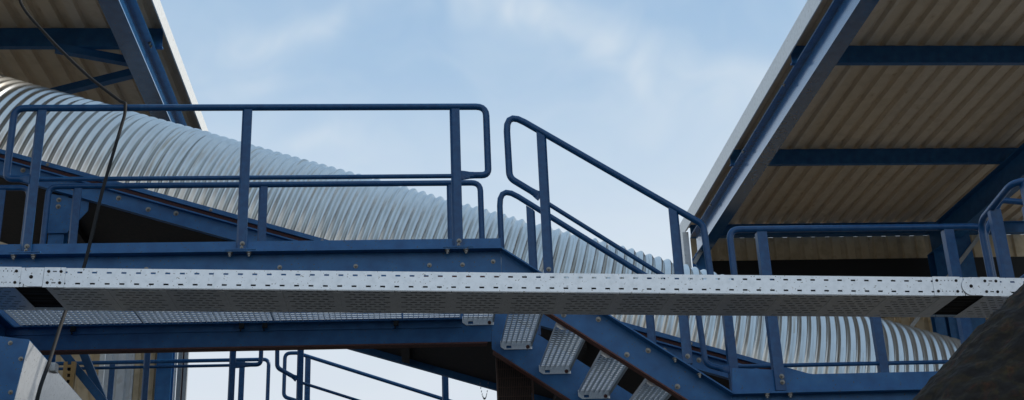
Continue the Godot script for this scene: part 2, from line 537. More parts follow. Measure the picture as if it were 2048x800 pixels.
# ------------------------------------------------------------------ buildings
func build_right_building():
	var at := Vector3(7.0, 0, -18.2)
	var t := thing("canopy_building", "steel canopy at right with brown ribbed soffit and dark blue beams", "building", at)
	var mesh := roof_panel_mesh(4, 0.243, 15.85, 0.055)
	for k in 6:   # roof sheets
		var o := part_mesh(mesh, "roof_panel", [M.roof, M.roof2, M.roof3][(k * 2 + k / 3) % 3], t)
		o.position = Vector3(4.52 + k * 0.972, 8.55 + (k % 2) * 0.0025, -3.0) - at
	for xb in [4.667, 8.61]:   # main beams run away from the camera
		var mb := MB.new()
		ibeam(mb, Vector3(xb, 8.105, -3.02), Vector3(xb, 8.105, -18.42), 0.2, 0.41, 0.012, 0.018, X, Y)
		part(mb, "main_beam", M.gloss if xb < 5.0 else M.blue, t)
	for zz in [-3.42, -6.44, -9.46, -12.48, -15.5]:   # purlins
		var mb := MB.new()
		mb.prism([Vector2(0, 0), Vector2(0.07, 0), Vector2(0.07, 0.02), Vector2(0.008, 0.008), Vector2(0.008, 0.222), Vector2(0.07, 0.222), Vector2(0.07, 0.23), Vector2(0, 0.23)], Vector3(4.53, 8.3125, zz), Vector3(10.4, 8.3125, zz), -Z, Y)
		part(mb, "purlin", M.blue, t)
		for xb in [4.58, 8.52]:
			var c := MB.new()
			c.box(Vector3(xb, 8.315, zz + 0.002), Vector3(xb + 0.07, 8.43, zz + 0.01))
			var cl := part(c, "cleat", M.blue, t)
	# fascia along the edge of the sheets
	var mb := MB.new()
	mb.prism([Vector2(0, 0), Vector2(0.016, 0), Vector2(0.016, 0.012), Vector2(0.004, 0.014), Vector2(0.004, 0.236), Vector2(0.09, 0.236), Vector2(0.09, 0.242), Vector2(0, 0.242)], Vector3(4.49, 8.392, -2.98), Vector3(4.49, 8.392, -18.9), X, Y)
	part(mb, "fascia", M.white, t)
	# eave beam and wall at the back
	mb = MB.new()
	ibeam(mb, Vector3(4.6, 8.42, -18.52), Vector3(10.4, 8.42, -18.52), 0.12, 0.2, 0.008, 0.012, Z, Y)
	part(mb, "eave_beam", M.blue, t)
	var wp := roof_panel_mesh(4, 0.243, 0.42, 0.035)
	var wl := roof_panel_mesh(4, 0.243, 6.94, 0.035)
	for k in 6:
		var o := part_mesh(wp, "wall_panel", M.wall, t)
		o.basis = Basis(X, Z, Y * 1.0).orthonormalized()
		o.transform = Transform3D(Basis(Vector3(1, 0, 0), Vector3(0, 0, -1), Vector3(0, 1, 0)), Vector3(4.62 + k * 0.972, 8.36, -18.66 - (k % 2) * 0.003) - at)
		o = part_mesh(wl, "wall_panel", M.wall, t)
		o.transform = Transform3D(Basis(Vector3(1, 0, 0), Vector3(0, 0, -1), Vector3(0, 1, 0)), Vector3(4.62 + k * 0.972, 6.95, -18.66 - (k % 2) * 0.003) - at)
	for r in [[7.60, 7.94, -18.63], [7.20, 7.58, -18.60], [6.94, 7.18, -18.63]]:   # dark boards that close the strip between the claddings
		mb = MB.new()
		mb.box(Vector3(4.75, r[0], r[2] - 0.05), Vector3(10.4, r[1], r[2]))
		part(mb, "dark_board", M.black, t)
	# columns
	for xb in [4.667, 8.61]:
		mb = MB.new()
		ibeam(mb, Vector3(xb, 0, -18.25), Vector3(xb, 7.9, -18.25), 0.24, 0.26, 0.012, 0.018, X, Z)
		part(mb, "column", M.blue, t)
	for xb in [4.667, 8.61]:   # front columns, out of the picture
		mb = MB.new()
		ibeam(mb, Vector3(xb, 0, -3.3), Vector3(xb, 7.9, -3.3), 0.24, 0.26, 0.012, 0.018, X, Z)
		part(mb, "column", M.blue, t)
	for q in [[8.12, 0.16], [8.30, 0.09], [8.72, 0.26]]:
		mb = MB.new()
		ibeam(mb, Vector3(q[0], 0, -17.6), Vector3(q[0], 6.9 if q[0] < 8.5 else 8.1, -17.6), q[1], 0.14, 0.01, 0.012, X, Z)
		part(mb, "column", M.blue, t)
	# corner trim, brackets and bracing
	mb = MB.new()
	mb.prism([Vector2(0, 0), Vector2(0.10, 0), Vector2(0.10, -0.006), Vector2(0.006, -0.006), Vector2(0.006, -0.2), Vector2(0, -0.2)], Vector3(4.45, 0, -18.46), Vector3(4.45, 8.39, -18.46), X, Z)
	part(mb, "corner_trim", M.white, t)
	for b in [[Vector3(8.98, 7.91, -17.45), Vector3(7.55, 6.37, -17.45)], [Vector3(4.50, 7.72, -18.08), Vector3(4.80, 8.16, -18.08)]]:
		mb = MB.new()
		mb.bar(b[0], b[1], 0.05, 0.06)
		part(mb, "brace", M.zinc_dull, t)
	for k in 3:
		bolt(Vector3(4.575 + k * 0.001, 8.296, -13.0 - k * 2.0), t, Vector3(0, -1, 0), 1.2)

func build_silo():
	# stands beyond the right canopy, out of the picture; its shade lies on the conveyor
	var t := thing("storage_silo", "tall ribbed steel silo beyond the right canopy, outside the picture", "silo", Vector3(13.4, 0, -13.4))
	var mb := MB.new()
	var n := 96
	for i in n:
		var a := TAU * i / n
		var b := TAU * (i + 1) / n
		var ra := 2.7 + (0.03 if i % 2 == 0 else 0.0)
		var rb := 2.7 + (0.03 if i % 2 == 1 else 0.0)
		var c := Vector3(13.4, 0, -13.4)
		var p := c + Vector3(cos(a) * ra, 0, -sin(a) * ra)
		var q := c + Vector3(cos(b) * rb, 0, -sin(b) * rb)
		mb.quad(p + Y * 3.0, q + Y * 3.0, q + Y * 18.2, p + Y * 18.2)
	part(mb, "shell", M.wall_grey, t)
	mb = MB.new()
	for i in 48:
		var a := TAU * i / 48
		var b := TAU * (i + 1) / 48
		var c := Vector3(13.4, 0, -13.4)
		var p := c + Vector3(cos(a), 0, -sin(a)) * 2.74
		var q := c + Vector3(cos(b), 0, -sin(b)) * 2.74
		mb.tri(p + Y * 18.21, q + Y * 18.21, c + Y * 18.7)
		mb.tri(q + Y * 2.99, p + Y * 2.99, c + Y * 1.2)
	part(mb, "cones", M.wall_grey, t)
	for i in 6:
		var a := TAU * i / 6 + 0.3
		mb = MB.new()
		var c := Vector3(13.4 + cos(a) * 2.6, 0, -13.4 - sin(a) * 2.6)
		mb.box(c - Vector3(0.1, 0, 0.1), c + Vector3(0.1, 3.0, 0.1))
		part(mb, "leg", M.blue, t)

func build_left_building():
	var at := Vector3(-5.5, 0, -15.6)
	var t := thing("canopy_building", "steel canopy at upper left with bright white edge trim", "building", at)
	var mesh := roof_panel_mesh(4, 0.243, 12.8, 0.055)
	for k in 7:
		var o := part_mesh(mesh, "roof_panel", [M.roof, M.roof2, M.roof3][(k * 2 + k / 3) % 3], t)
		o.position = Vector3(-2.70 - 0.972 * (k + 1), 8.55 + (k % 2) * 0.0025, -3.0) - at
	for xb in [-2.891, -6.8]:
		var mb := MB.new()
		ibeam(mb, Vector3(xb, 8.105, -3.02), Vector3(xb, 8.105, -15.42), 0.2, 0.41, 0.012, 0.018, X, Y)
		part(mb, "main_beam", M.gloss, t)
	for zz in [-3.4, -6.3, -9.2, -12.1, -15.0]:
		var mb := MB.new()
		mb.prism([Vector2(0, 0), Vector2(0.07, 0), Vector2(0.07, 0.02), Vector2(0.008, 0.008), Vector2(0.008, 0.222), Vector2(0.07, 0.222), Vector2(0.07, 0.23), Vector2(0, 0.23)], Vector3(-9.4, 8.3125, zz), Vector3(-2.72, 8.3125, zz), -Z, Y)
		part(mb, "purlin", M.blue, t)
		var c := MB.new()
		c.box(Vector3(-2.83, 8.315, zz + 0.002), Vector3(-2.74, 8.45, zz + 0.01))
		part(c, "cleat", M.blue, t)
		bolt(Vector3(-2.83, 8.296, zz + 0.12), t, Vector3(0, -1, 0), 1.2)
		bolt(Vector3(-2.83, 8.296, zz + 0.05), t, Vector3(0, -1, 0), 1.2)
	var mb := MB.new()
	mb.prism([Vector2(0, 0), Vector2(-0.014, 0), Vector2(-0.014, 0.012), Vector2(-0.004, 0.014), Vector2(-0.004, 0.196), Vector2(-0.09, 0.196), Vector2(-0.09, 0.202), Vector2(0, 0.202)], Vector3(-2.67, 8.41, -2.98), Vector3(-2.67, 8.41, -15.85), X, Y)
	part(mb, "fascia", M.white, t)
	for b in [[Vector3(-3.85, 8.27, -12.06), Vector3(-2.98, 8.27, -12.43)], [Vector3(-4.4, 8.2, -13.14), Vector3(-2.98, 8.2, -12.45)]]:
		mb = MB.new()
		mb.bar(b[0], b[1], 0.09, 0.09)
		part(mb, "brace", M.blue, t)
	# wall under the canopy: trim, pale ribbed panels, blue column, strips at the corner
	var wl := roof_panel_mesh(2, 0.18, 8.3, 0.03)
	for k in 2:
		var o := part_mesh(wl, "wall_panel", M.wall_grey if k == 0 else M.wall, t)
		o.transform = Transform3D(Basis(Vector3(1, 0, 0), Vector3(0, 0, -1), Vector3(0, 1, 0)), Vector3(-3.92 + k * 0.365, 8.3, -15.6) - at)
	wl = roof_panel_mesh(4, 0.243, 8.3, 0.03)
	for k in 5:
		var o := part_mesh(wl, "wall_panel", M.wall, t)
		o.transform = Transform3D(Basis(Vector3(1, 0, 0), Vector3(0, 0, -1), Vector3(0, 1, 0)), Vector3(-4.95 - k * 0.972, 8.3, -15.66) - at)
	for q in [[-3.985, -3.925, M.white, -15.56], [-3.03, -3.012, M.white, -15.53], [-3.0, -2.945, M.zinc_dull, -15.56], [-2.935, -2.918, M.belt, -15.54], [-2.912, -2.865, M.zinc_dull, -15.52]]:
		mb = MB.new()
		mb.box(Vector3(q[0], 0, q[3] - 0.06), Vector3(q[1], 8.28, q[3]))
		part(mb, "corner_strip", q[2], t)
	mb = MB.new()
	ibeam(mb, Vector3(-3.13, 0, -15.46), Vector3(-3.13, 7.9, -15.46), 0.19, 0.18, 0.012, 0.016, X, Z)
	part(mb, "column", M.blue, t)
	mb = MB.new()
	ibeam(mb, Vector3(-2.891, 0, -3.3), Vector3(-2.891, 7.9, -3.3), 0.19, 0.18, 0.012, 0.016, X, Z)
	part(mb, "column", M.blue, t)
	mb = MB.new()
	ibeam(mb, Vector3(-6.8, 0, -3.3), Vector3(-6.8, 7.9, -3.3), 0.19, 0.18, 0.012, 0.016, X, Z)
	part(mb, "column", M.blue, t)
	mb = MB.new()
	ibeam(mb, Vector3(-6.8, 0, -15.46), Vector3(-6.8, 7.9, -15.46), 0.19, 0.18, 0.012, 0.016, X, Z)
	part(mb, "column", M.blue, t)

# ------------------------------------------------------------------ conveyor
const SL := 0.31
func foot(x: float) -> float: return 4.975 - SL * x

func build_conveyor():
	var at := Vector3(0, 0, -10.95)
	var t := thing("belt_conveyor", "sloping belt conveyor under an arched corrugated zinc cover", "conveyor", at)
	var a := atan(SL)
	var dir := Vector3(cos(a), -sin(a), 0)
	var nrm := Vector3(sin(a), cos(a), 0)
	var c0 := Vector3(-5.2, foot(-5.2), -10.95)
	var pitch := 0.088
	var fn := FastNoiseLite.new()
	fn.seed = 4; fn.frequency = 0.55
	var rng := RandomNumberGenerator.new()
	rng.seed = 12
	var ribs := 12
	for k in 13:
		var mb := MB.new()
		var s0 := k * ribs * pitch
		var dr := (0.0035 if k % 2 == 0 else 0.0) + rng.randf_range(0.0, 0.002)
		var shift := rng.randf_range(-0.006, 0.006)
		var n := (ribs * 10) + 7
		var segs := 40
		var cols := PackedColorArray()
		var worn := 1.0 if k >= 6 else 0.15
		for i in n + 1:
			var s := s0 + i * pitch / 10.0
			var ph := TAU * (s + shift) / pitch
			var rib := floorf((s + shift) / pitch + 0.25)
			for j in segs + 1:
				var f := PI * j / segs
				var amp := 0.0148
				var w := cos(ph)
				var r := 1.05 + dr + amp * w + fn.get_noise_2d(s * 2.0, f * 2.0) * 0.007
				var out := Z * cos(f) + nrm * sin(f) * 0.95
				var ps := c0 + dir * s + out * r
				var slope := -amp * TAU / pitch * sin(ph)
				var nn := ((Z * cos(f) * 0.95 + nrm * sin(f)).normalized() - dir * slope).normalized()
				mb.vert(ps, nn, Vector2(s, f * 1.05 + k * 0.37))
				# rust that has run down the valley beside each rib, each run of its own length
				var run := 0.25 + 0.75 * absf(fn.get_noise_2d(rib * 31.0, 7.0)) * 2.0
				var side := clampf(sin(ph) * 0.8 - cos(ph) * 0.6 - 0.25, 0.0, 1.0)
				var rag := fn.get_noise_2d(s * 160.0, f * 3.0) * 0.5 + 0.5
				var m := worn * side * rag * clampf((run * 0.9 - f) * 3.0, 0.0, 1.0)
				cols.append(Color.WHITE.lerp(Color(0.50, 0.31, 0.15), clampf(m * 1.3, 0.0, 0.8)))
		for i in n:
			for j in segs:
				var q := i * (segs + 1) + j
				mb.ix.append_array([q, q + segs + 2, q + segs + 1, q, q + 1, q + segs + 2])
		mb.col = cols
		part(mb, "cover_panel", M.cover1 if k >= 6 else M.cover0, t)
	# side frames: angle under the cover, strip of the belt edge, channel
	var A := Vector3(-5.2, foot(-5.2), 0)
	var B := Vector3(8.2, foot(8.2), 0)
	for side in [1, -1]:
		var zf: float = -10.95 + side * 1.075
		var z0: Vector3 = Z * zf
		var o: Vector3 = Z * side
		var mb := MB.new()
		mb.prism([Vector2(-0.10, -0.045), Vector2(0.035, -0.045), Vector2(0.035, -0.005), Vector2(0.03, -0.005), Vector2(0.03, -0.037), Vector2(-0.10, -0.037)], A + z0, B + z0, o, Y)
		part(mb, "cover_angle", M.blue, t)
		mb = MB.new()
		mb.prism([Vector2(-0.09, -0.082), Vector2(0.012, -0.082), Vector2(0.012, -0.047), Vector2(-0.09, -0.047)], A + z0, B + z0, o, Y)
		part(mb, "belt_edge_strip", M.belt, t)
		mb = MB.new()
		var lo := -0.24 if side > 0 else -0.36
		mb.prism([Vector2(-0.03, lo), Vector2(0.03, lo), Vector2(0.03, lo + 0.012), Vector2(-0.018, lo + 0.012), Vector2(-0.018, -0.096), Vector2(0.03, -0.096), Vector2(0.03, -0.084), Vector2(-0.03, -0.084)], A + z0, B + z0, o, Y)
		part(mb, "side_channel", M.blue, t)
	var mb := MB.new()
	mb.prism([Vector2(-1.02, -0.30), Vector2(1.02, -0.235), Vector2(1.02, -0.225), Vector2(-1.02, -0.29)], A + Z * -10.95, B + Z * -10.95, Z, Y)
	part(mb, "bottom_pan", M.dark, t)
	for k in 9:
		var x := -4.6 + k * 1.5
		mb = MB.new()
		mb.prism([Vector2(-1.0, -0.36), Vector2(1.0, -0.30), Vector2(1.0, -0.24), Vector2(-1.0, -0.302)], Vector3(x, foot(x), -10.95), Vector3(x + 0.08, foot(x + 0.08), -10.95), Z, Y)
		part(mb, "cross_member", M.dark, t)
	for x in [-3.317, -2.98, -2.88, -2.236, -2.492, -2.0, -1.42, -0.95, -0.4, 1.93, 2.13, 2.42]:
		bolt(Vector3(x, foot(x) - 0.145 + 0.02 * sin(x * 9.0), -9.893), t, Z, 1.15)
	for x in [-3.1, -2.6, -1.7, -0.75, 2.35]:
		bolt(Vector3(x, foot(x) - 0.03, -9.84), t, Z, 0.8)
	# trestle legs
	for zz in [-9.98, -11.9]:
		mb = MB.new()
		var lx := -2.99 if zz > -11.0 else -3.75
		ibeam(mb, Vector3(lx, 0, zz), Vector3(lx, foot(lx) - 0.245 - (0.12 if zz < -11.0 else 0.0), zz), 0.13, 0.12, 0.01, 0.012, X, Z)
		part(mb, "leg", M.blue, t)
		mb = MB.new()
		ibeam(mb, Vector3(6.6, 0, zz), Vector3(6.6, foot(6.6) - 0.245, zz), 0.13, 0.12, 0.01, 0.012, X, Z)
		part(mb, "leg", M.blue, t)
	mb = MB.new()   # gusset plate at the head of the leg
	mb.prism([Vector2(-3.06, 5.66), Vector2(-3.06, 5.30), Vector2(-2.90, 5.30), Vector2(-2.74, 5.50), Vector2(-2.74, 5.58)], Vector3(0, 0, -9.895), Vector3(0, 0, -9.905), X, Y)
	part(mb, "gusset", M.blue, t)
	bolt(Vector3(-2.99, 5.60, -9.895), t, Z, 1.1)
	bolt(Vector3(-2.99, 5.54, -9.895), t, Z, 1.1)
	for b in [[Vector3(-3.40, 4.82, -11.6), Vector3(-2.86, 4.18, -11.6)], [Vector3(-3.20, 4.82, -11.75), Vector3(-2.93, 4.25, -11.75)]]:
		mb = MB.new()
		mb.bar(b[0], b[1], 0.06, 0.075)
		part(mb, "brace", M.blue, t)
	mb = MB.new()   # grey end plate of the bend pulley frame at the far left
	mb.prism([Vector2(-3.9, 4.5), Vector2(-3.02, 4.5), Vector2(-3.5, 5.35), Vector2(-3.9, 5.5)], Vector3(0, 0, -10.3), Vector3(0, 0, -10.32), X, Y)
	part(mb, "end_plate", M.wall, t)

# ------------------------------------------------------------------ platform beyond the conveyor
func build_far_platform():
	var t := thing("far_platform", "dark steel platform and ramp beyond the conveyor", "platform", Vector3(-3.0, 4.1, -14.2))
	for zz in [-13.26, -15.24]:
		var mb := MB.new()
		mb.box(Vector3(-7.0, 4.12, zz - 0.05), Vector3(-1.5, 4.42, zz))
		part(mb, "stringer", M.blue, t)
		mb = MB.new()
		mb.prism([Vector2(0, -0.3), Vector2(0.05, -0.3), Vector2(0.05, 0), Vector2(0, 0)], Vector3(-1.5, 4.42, zz - 0.05), Vector3(3.0, 4.42 - 4.5 * 0.345, zz - 0.05), Z, Y)
		part(mb, "ramp_stringer", M.blue, t)
		for xx in [-6.0, 2.6]:
			mb = MB.new()
			mb.box(Vector3(xx, 0, zz - 0.12), Vector3(xx + 0.12, 4.1 if xx < 0 else 2.75, zz - 0.052))
			part(mb, "leg", M.blue, t)
	var mb := MB.new()
	grating(mb, -7.0, -1.5, -13.35, -15.2, 4.42, 0.06, 0.1, 0.03, 0.03)
	stuff(part(mb, "grating_panel", M.grate, t))
	# railings
	var r := thing("guard_railing", "blue railing with looped end below the walkway beam, near side of far platform", "railing", Vector3(-2.9, 4.42, -13.2), "railings of the far platform")
	level_railing(r, -13.2, -5.4, -1.65, 5.54, 4.97, 4.42, [-5.2, -3.9, -2.875, -1.955], -1)
	r = thing("guard_railing", "blue railing farthest back, seen against white sky and pale wall", "railing", Vector3(-2.9, 4.42, -15.2), "railings of the far platform")
	level_railing(r, -15.2, -5.4, -1.80, 5.545, 4.97, 4.42, [-5.0, -3.73, -2.13], -1)
	var k := 0.345
	r = thing("ramp_railing", "thin sloping blue mid rail with post, near side of the far ramp", "railing", Vector3(0, 3.6, -13.2), "railings of the far ramp")
	var f := func(x, h, x0): return 4.42 + h - k * (x - x0)
	bar_tube(r, "top_rail", [Vector3(-1.30, 4.83, -13.2), Vector3(-1.47, 4.93, -13.2), Vector3(-1.485, 5.52, -13.2), Vector3(2.9, f.call(2.9, 1.1, -1.4), -13.2)], TUBE)
	flat_end(r, Vector3(-1.30, 4.83, -13.2), Vector3(-1.25, 4.80, -13.2))
	post(r, -1.22, 4.36, f.call(-1.22, 1.08, -1.4), -13.2, -1, k)
	post(r, 0.366, 3.8, f.call(0.366, 1.08, -1.4), -13.2, -1, k)
	post(r, 2.1, 3.2, f.call(2.1, 1.08, -1.4), -13.2, -1, k)
	bar_tube(r, "mid_rail", [Vector3(-1.19, 4.755, -13.212), Vector3(2.07, 4.755 - 3.26 * k, -13.212)], THIN)
	r = thing("ramp_railing", "sloping blue handrail descending right below the walkway beam", "railing", Vector3(0, 3.6, -15.2), "railings of the far ramp")
	bar_tube(r, "top_rail", [Vector3(-1.42, 5.0, -15.2), Vector3(-1.60, 5.06, -15.2), Vector3(-1.60, 5.62, -15.2), Vector3(-1.45, 5.62, -15.2), Vector3(3.0, 5.62 - 4.45 * k, -15.2)], TUBE)
	for x in [-1.31, 0.43, 2.2]: post(r, x, 3.9 - k * x, 5.60 - k * (x + 1.45), -15.2, -1, k)
	bar_tube(r, "mid_rail", [Vector3(-1.28, 5.0, -15.212), Vector3(2.2, 5.0 - 3.48 * k, -15.212)], THIN)

# ------------------------------------------------------------------ walkway, stair, landing
const ST := 0.694
func top_edge(x: float) -> float: return 4.44 - ST * max(0.0, x - 0.631)

func build_walkway():
	var t := thing("walkway", "upper blue steel walkway with zinc grating floor", "walkway", Vector3(-1.5, 4.12, -8.7))
	var xl := -4.6
	# near channel, flanges towards the camera; the lower flange is bare red oxide
	var mb := MB.new()
	mb.prism([Vector2(-0.05, 4.232), Vector2(-0.042, 4.232), Vector2(-0.042, 4.43), Vector2(0.03, 4.43), Vector2(0.03, 4.44), Vector2(-0.05, 4.44)], Vector3(xl, 0, -8.0), Vector3(0.631, 0, -8.0), Z, Y)
	part(mb, "stringer", M.blue, t)
	mb = MB.new()
	mb.box(Vector3(xl, 4.22, -8.05), Vector3(0.80, 4.231, -7.97))
	part(mb, "bottom_flange", M.oxide, t)
	# far channel
	mb = MB.new()
	mb.prism([Vector2(0, 4.131), Vector2(0.009, 4.131), Vector2(0.009, 4.44), Vector2(-0.09, 4.44), Vector2(-0.09, 4.43), Vector2(0, 4.43)], Vector3(xl, 0, -9.345), Vector3(0.631, 0, -9.345), Z, Y)
	part(mb, "stringer", M.blue, t)
	mb = MB.new()
	mb.box(Vector3(xl, 4.118, -9.435), Vector3(0.60, 4.13, -9.336))
	part(mb, "bottom_flange", M.oxide, t)
	# ledge angles that carry the grating
	for q in [[-9.334, -9.284, -9.334, -9.328], [-8.10, -8.052, -8.058, -8.052]]:
		mb = MB.new()
		mb.box(Vector3(xl, 4.304, q[0]), Vector3(0.40, 4.311, q[1]))
		mb.box(Vector3(xl, 4.25, q[2]), Vector3(0.40, 4.303, q[3]))
		part(mb, "ledge_angle", M.blue, t)
	# floor gratings
	var xs := [-3.0, -2.07, -1.07, -0.07, 0.39]
	for i in 4:
		mb = MB.new()
		grating(mb, xs[i] + 0.004, xs[i + 1] - 0.004, -8.058, -9.33, 4.343, 0.043, 0.054, 0.03, 0.009)
		stuff(part(mb, "grating_panel", M.grate, t))
	mb = MB.new()
	grating(mb, -4.5, -3.26, -8.058, -9.33, 4.343, 0.043, 0.054, 0.03, 0.009)
	stuff(part(mb, "grating_panel", M.grate, t))
	mb = MB.new()   # cross beam at the left end of the gratings
	ibeam(mb, Vector3(-3.12, 4.22, -8.052), Vector3(-3.12, 4.22, -9.334), 0.14, 0.2, 0.01, 0.012, X, Y)
	part(mb, "cross_beam", M.blue, t)
	for x in [-1.32, -1.14, -0.12, -2.6]:   # grating clips
		mb = MB.new()
		mb.box(Vector3(x - 0.02, 4.262, -9.30), Vector3(x + 0.02, 4.303, -9.285))
		mb.box(Vector3(x - 0.012, 4.24, -9.298), Vector3(x - 0.002, 4.262, -9.288))
		part(mb, "grating_clip", M.black, t)
	# toe plate
	mb = MB.new()
	mb.box(Vector3(xl, 4.441, -8.018), Vector3(0.63, 4.517, -8.010))
	part(mb, "toe_plate", M.blue, t)
	mb = MB.new()
	mb.box(Vector3(xl, 4.441, -9.395), Vector3(0.6, 4.52, -9.387))
	part(mb, "toe_plate", M.blue, t)
	# bolts: through the web, and under the flange at each post
	for x in [-2.85, -2.35, -1.80, -0.90, -0.38, 0.13, 0.36, 0.575]:
		bolt(Vector3(x, 4.335 if x < 0.5 else 4.355, -8.042), t, Z, 0.85)
	for x in [-2.60, -1.161, 0.33]:
		for d in [-0.075, 0.055]:
			bolt(Vector3(x + d, 4.4295, -7.993), t, Vector3(0, -1, 0), 1.15)
		mb = MB.new()
		mb.box(Vector3(x - 0.105, 4.4405, -8.008), Vector3(x + 0.105, 4.449, -7.965))
		part(mb, "base_plate", M.blue, t)
	for xx in [-4.5, -3.8]:
		for zz in [-8.15, -9.28]:
			mb = MB.new()
			mb.box(Vector3(xx, 0, zz - 0.06), Vector3(xx + 0.12, 4.216, zz + 0.06))
			if xx < -4: part(mb, "leg", M.blue, t)

func build_stair():
	var t := thing("stair", "steel stair with zinc grating treads between blue stringers", "stair", Vector3(1.4, 3.3, -8.7))
	var a := Vector3(0.633, 4.44 - 0.0014, 0)
	var b := Vector3(2.165, 4.44 - ST * 1.534, 0)
	var mb := MB.new()
	mb.prism([Vector2(-0.05, -0.262), Vector2(-0.042, -0.262), Vector2(-0.042, -0.012), Vector2(0.03, -0.012), Vector2(0.03, 0), Vector2(-0.05, 0)], a + Z * -8.0, b + Z * -8.0, Z, Y)
	part(mb, "stringer", M.blue, t)
	mb = MB.new()
	mb.prism([Vector2(-0.05, -0.275), Vector2(0.03, -0.275), Vector2(0.03, -0.263), Vector2(-0.05, -0.263)], Vector3(0.80, top_edge(0.80), -8.0), b + Z * -8.0, Z, Y)
	part(mb, "bottom_flange", M.oxide, t)
	mb = MB.new()
	mb.prism([Vector2(0, -0.369), Vector2(0.009, -0.369), Vector2(0.009, 0), Vector2(-0.09, 0), Vector2(-0.09, -0.012), Vector2(0, -0.012)], a + Z * -9.345, b + Z * -9.345, Z, Y)
	part(mb, "stringer", M.blue, t)
	mb = MB.new()
	mb.prism([Vector2(-0.09, -0.382), Vector2(0.009, -0.382), Vector2(0.009, -0.37), Vector2(-0.09, -0.37)], Vector3(0.645, top_edge(0.645), -9.345), b + Z * -9.345, Z, Y)
	part(mb, "bottom_flange", M.oxide, t)
	for k in 6:
		var x0 := 0.405 + 0.297 * k
		var top := 4.338 - 0.2045 * k
		mb = MB.new()
		grating(mb, x0 + 0.004, x0 + 0.244, -8.062, -9.320, top, 0.040, 0.055, 0.03, 0.009)
		var tr: Node3D = stuff(part(mb, "tread", M.grate, t))
		for e in [[-9.3345, -9.3285], [-8.0605, -8.0545]]:
			mb = MB.new()   # end plate with a slotted hole and clipped corner
			var z0: float = e[0]; var z1: float = e[1]
			var yb := top - 0.072
			mb.box(Vector3(x0, top - 0.04, z0), Vector3(x0 + 0.25, top, z1))
			mb.prism([Vector2(x0, top - 0.0402), Vector2(x0, top - 0.05), Vector2(x0 + 0.03, yb), Vector2(x0 + 0.045, yb), Vector2(x0 + 0.045, top - 0.0402)], Vector3(0, 0, z0), Vector3(0, 0, z1), X, Y)
			mb.box(Vector3(x0 + 0.045, yb, z0), Vector3(x0 + 0.085, yb + 0.01, z1))
			mb.box(Vector3(x0 + 0.085, yb, z0), Vector3(x0 + 0.25, top - 0.0402, z1))
			part(mb, "end_plate", M.grate, t, tr)
			bolt(Vector3(x0 + 0.215, top - 0.054, z1 if z0 < -9.0 else z0), tr, Z if z0 < -9.0 else -Z, 0.8, M.oxide)
			(tr.get_child(tr.get_child_count() - 1) as Node3D).position = Vector3(x0 + 0.215, top - 0.054, z1 if z0 < -9.0 else z0)
		mb = MB.new()   # nosing
		mb.box(Vector3(x0 + 0.246, top - 0.05, -9.328), Vector3(x0 + 0.25, top, -8.061))
		part(mb, "nosing", M.zinc_dull, t, tr)
	for q in [[1.29, 0.10], [1.47, 0.20], [1.62, 0.115], [1.80, 0.20], [1.99, 0.20], [1.05, 0.16]]:
		bolt(Vector3(q[0], top_edge(q[0]) - (0.06 if q[1] < 0.15 else 0.19), -8.042), t, Z, 1.0)
	for x in [1.79, 1.95]:
		bolt(Vector3(x, top_edge(x) - 0.0125, -7.99), t, Vector3(0, -1, 0), 1.1)

func build_landing():
	var t := thing("landing", "lower blue steel landing at right behind the cable tray", "landing", Vector3(3.4, 3.06, -8.7))
	var mb := MB.new()
	mb.prism([Vector2(-0.05, 3.12), Vector2(-0.042, 3.12), Vector2(-0.042, 3.364), Vector2(0.03, 3.364), Vector2(0.03, 3.376), Vector2(-0.05, 3.376)], Vector3(2.167, 0, -8.0), Vector3(7.0, 0, -8.0), Z, Y)
	part(mb, "stringer", M.blue, t)
	mb = MB.new()
	mb.prism([Vector2(0, 3.06), Vector2(0.009, 3.06), Vector2(0.009, 3.376), Vector2(-0.09, 3.376), Vector2(-0.09, 3.364), Vector2(0, 3.364)], Vector3(2.167, 0, -9.345), Vector3(7.0, 0, -9.345), Z, Y)
	part(mb, "stringer", M.blue, t)
	mb = MB.new()
	mb.prism([Vector2(2.168, 3.377), Vector2(7.0, 3.377), Vector2(7.0, 3.497), Vector2(2.75, 3.497), Vector2(2.45, 3.535), Vector2(2.185, 3.552)], Vector3(0, 0, -8.018), Vector3(0, 0, -8.010), X, Y)
	part(mb, "toe_plate", M.blue, t)
	mb = MB.new()
	mb.box(Vector3(2.2, 3.377, -9.395), Vector3(7.0, 3.46, -9.387))
	part(mb, "toe_plate", M.blue, t)
	for i in 4:
		mb = MB.new()
		grating(mb, 2.19 + i * 1.2, 3.38 + i * 1.2, -8.058, -9.33, 3.29, 0.034, 0.038, 0.03, 0.03)
		stuff(part(mb, "grating_panel", M.grate, t))
	for q in [[2.503, 3.50], [2.503, 3.46]]:
		bolt(Vector3(q[0] + 0.012, q[1] - 0.02, -7.985), t, Z, 0.9)
	for x in [2.40, 2.56, 3.80, 3.95]:
		bolt(Vector3(x, 3.3635, -7.993), t, Vector3(0, -1, 0), 1.15)
	# the near platform that the corner railing guards
	mb = MB.new()
	mb.box(Vector3(4.0, 3.1, -7.965), Vector3(4.05, 3.376, -7.0))
	mb.box(Vector3(4.051, 3.1, -7.05), Vector3(7.0, 3.376, -7.0))
	part(mb, "edge_beam", M.blue, t)
	mb = MB.new()
	grating(mb, 4.055, 6.9, -7.055, -7.955, 3.35, 0.04, 0.05, 0.03, 0.03)
	stuff(part(mb, "grating_panel", M.grate, t))
	for q in [[6.7, -7.2], [6.7, -9.25], [4.9, -9.25]]:
		mb = MB.new()
		mb.box(Vector3(q[0], 0, q[1] - 0.06), Vector3(q[0] + 0.12, 3.05, q[1] + 0.06))
		part(mb, "leg", M.blue, t)

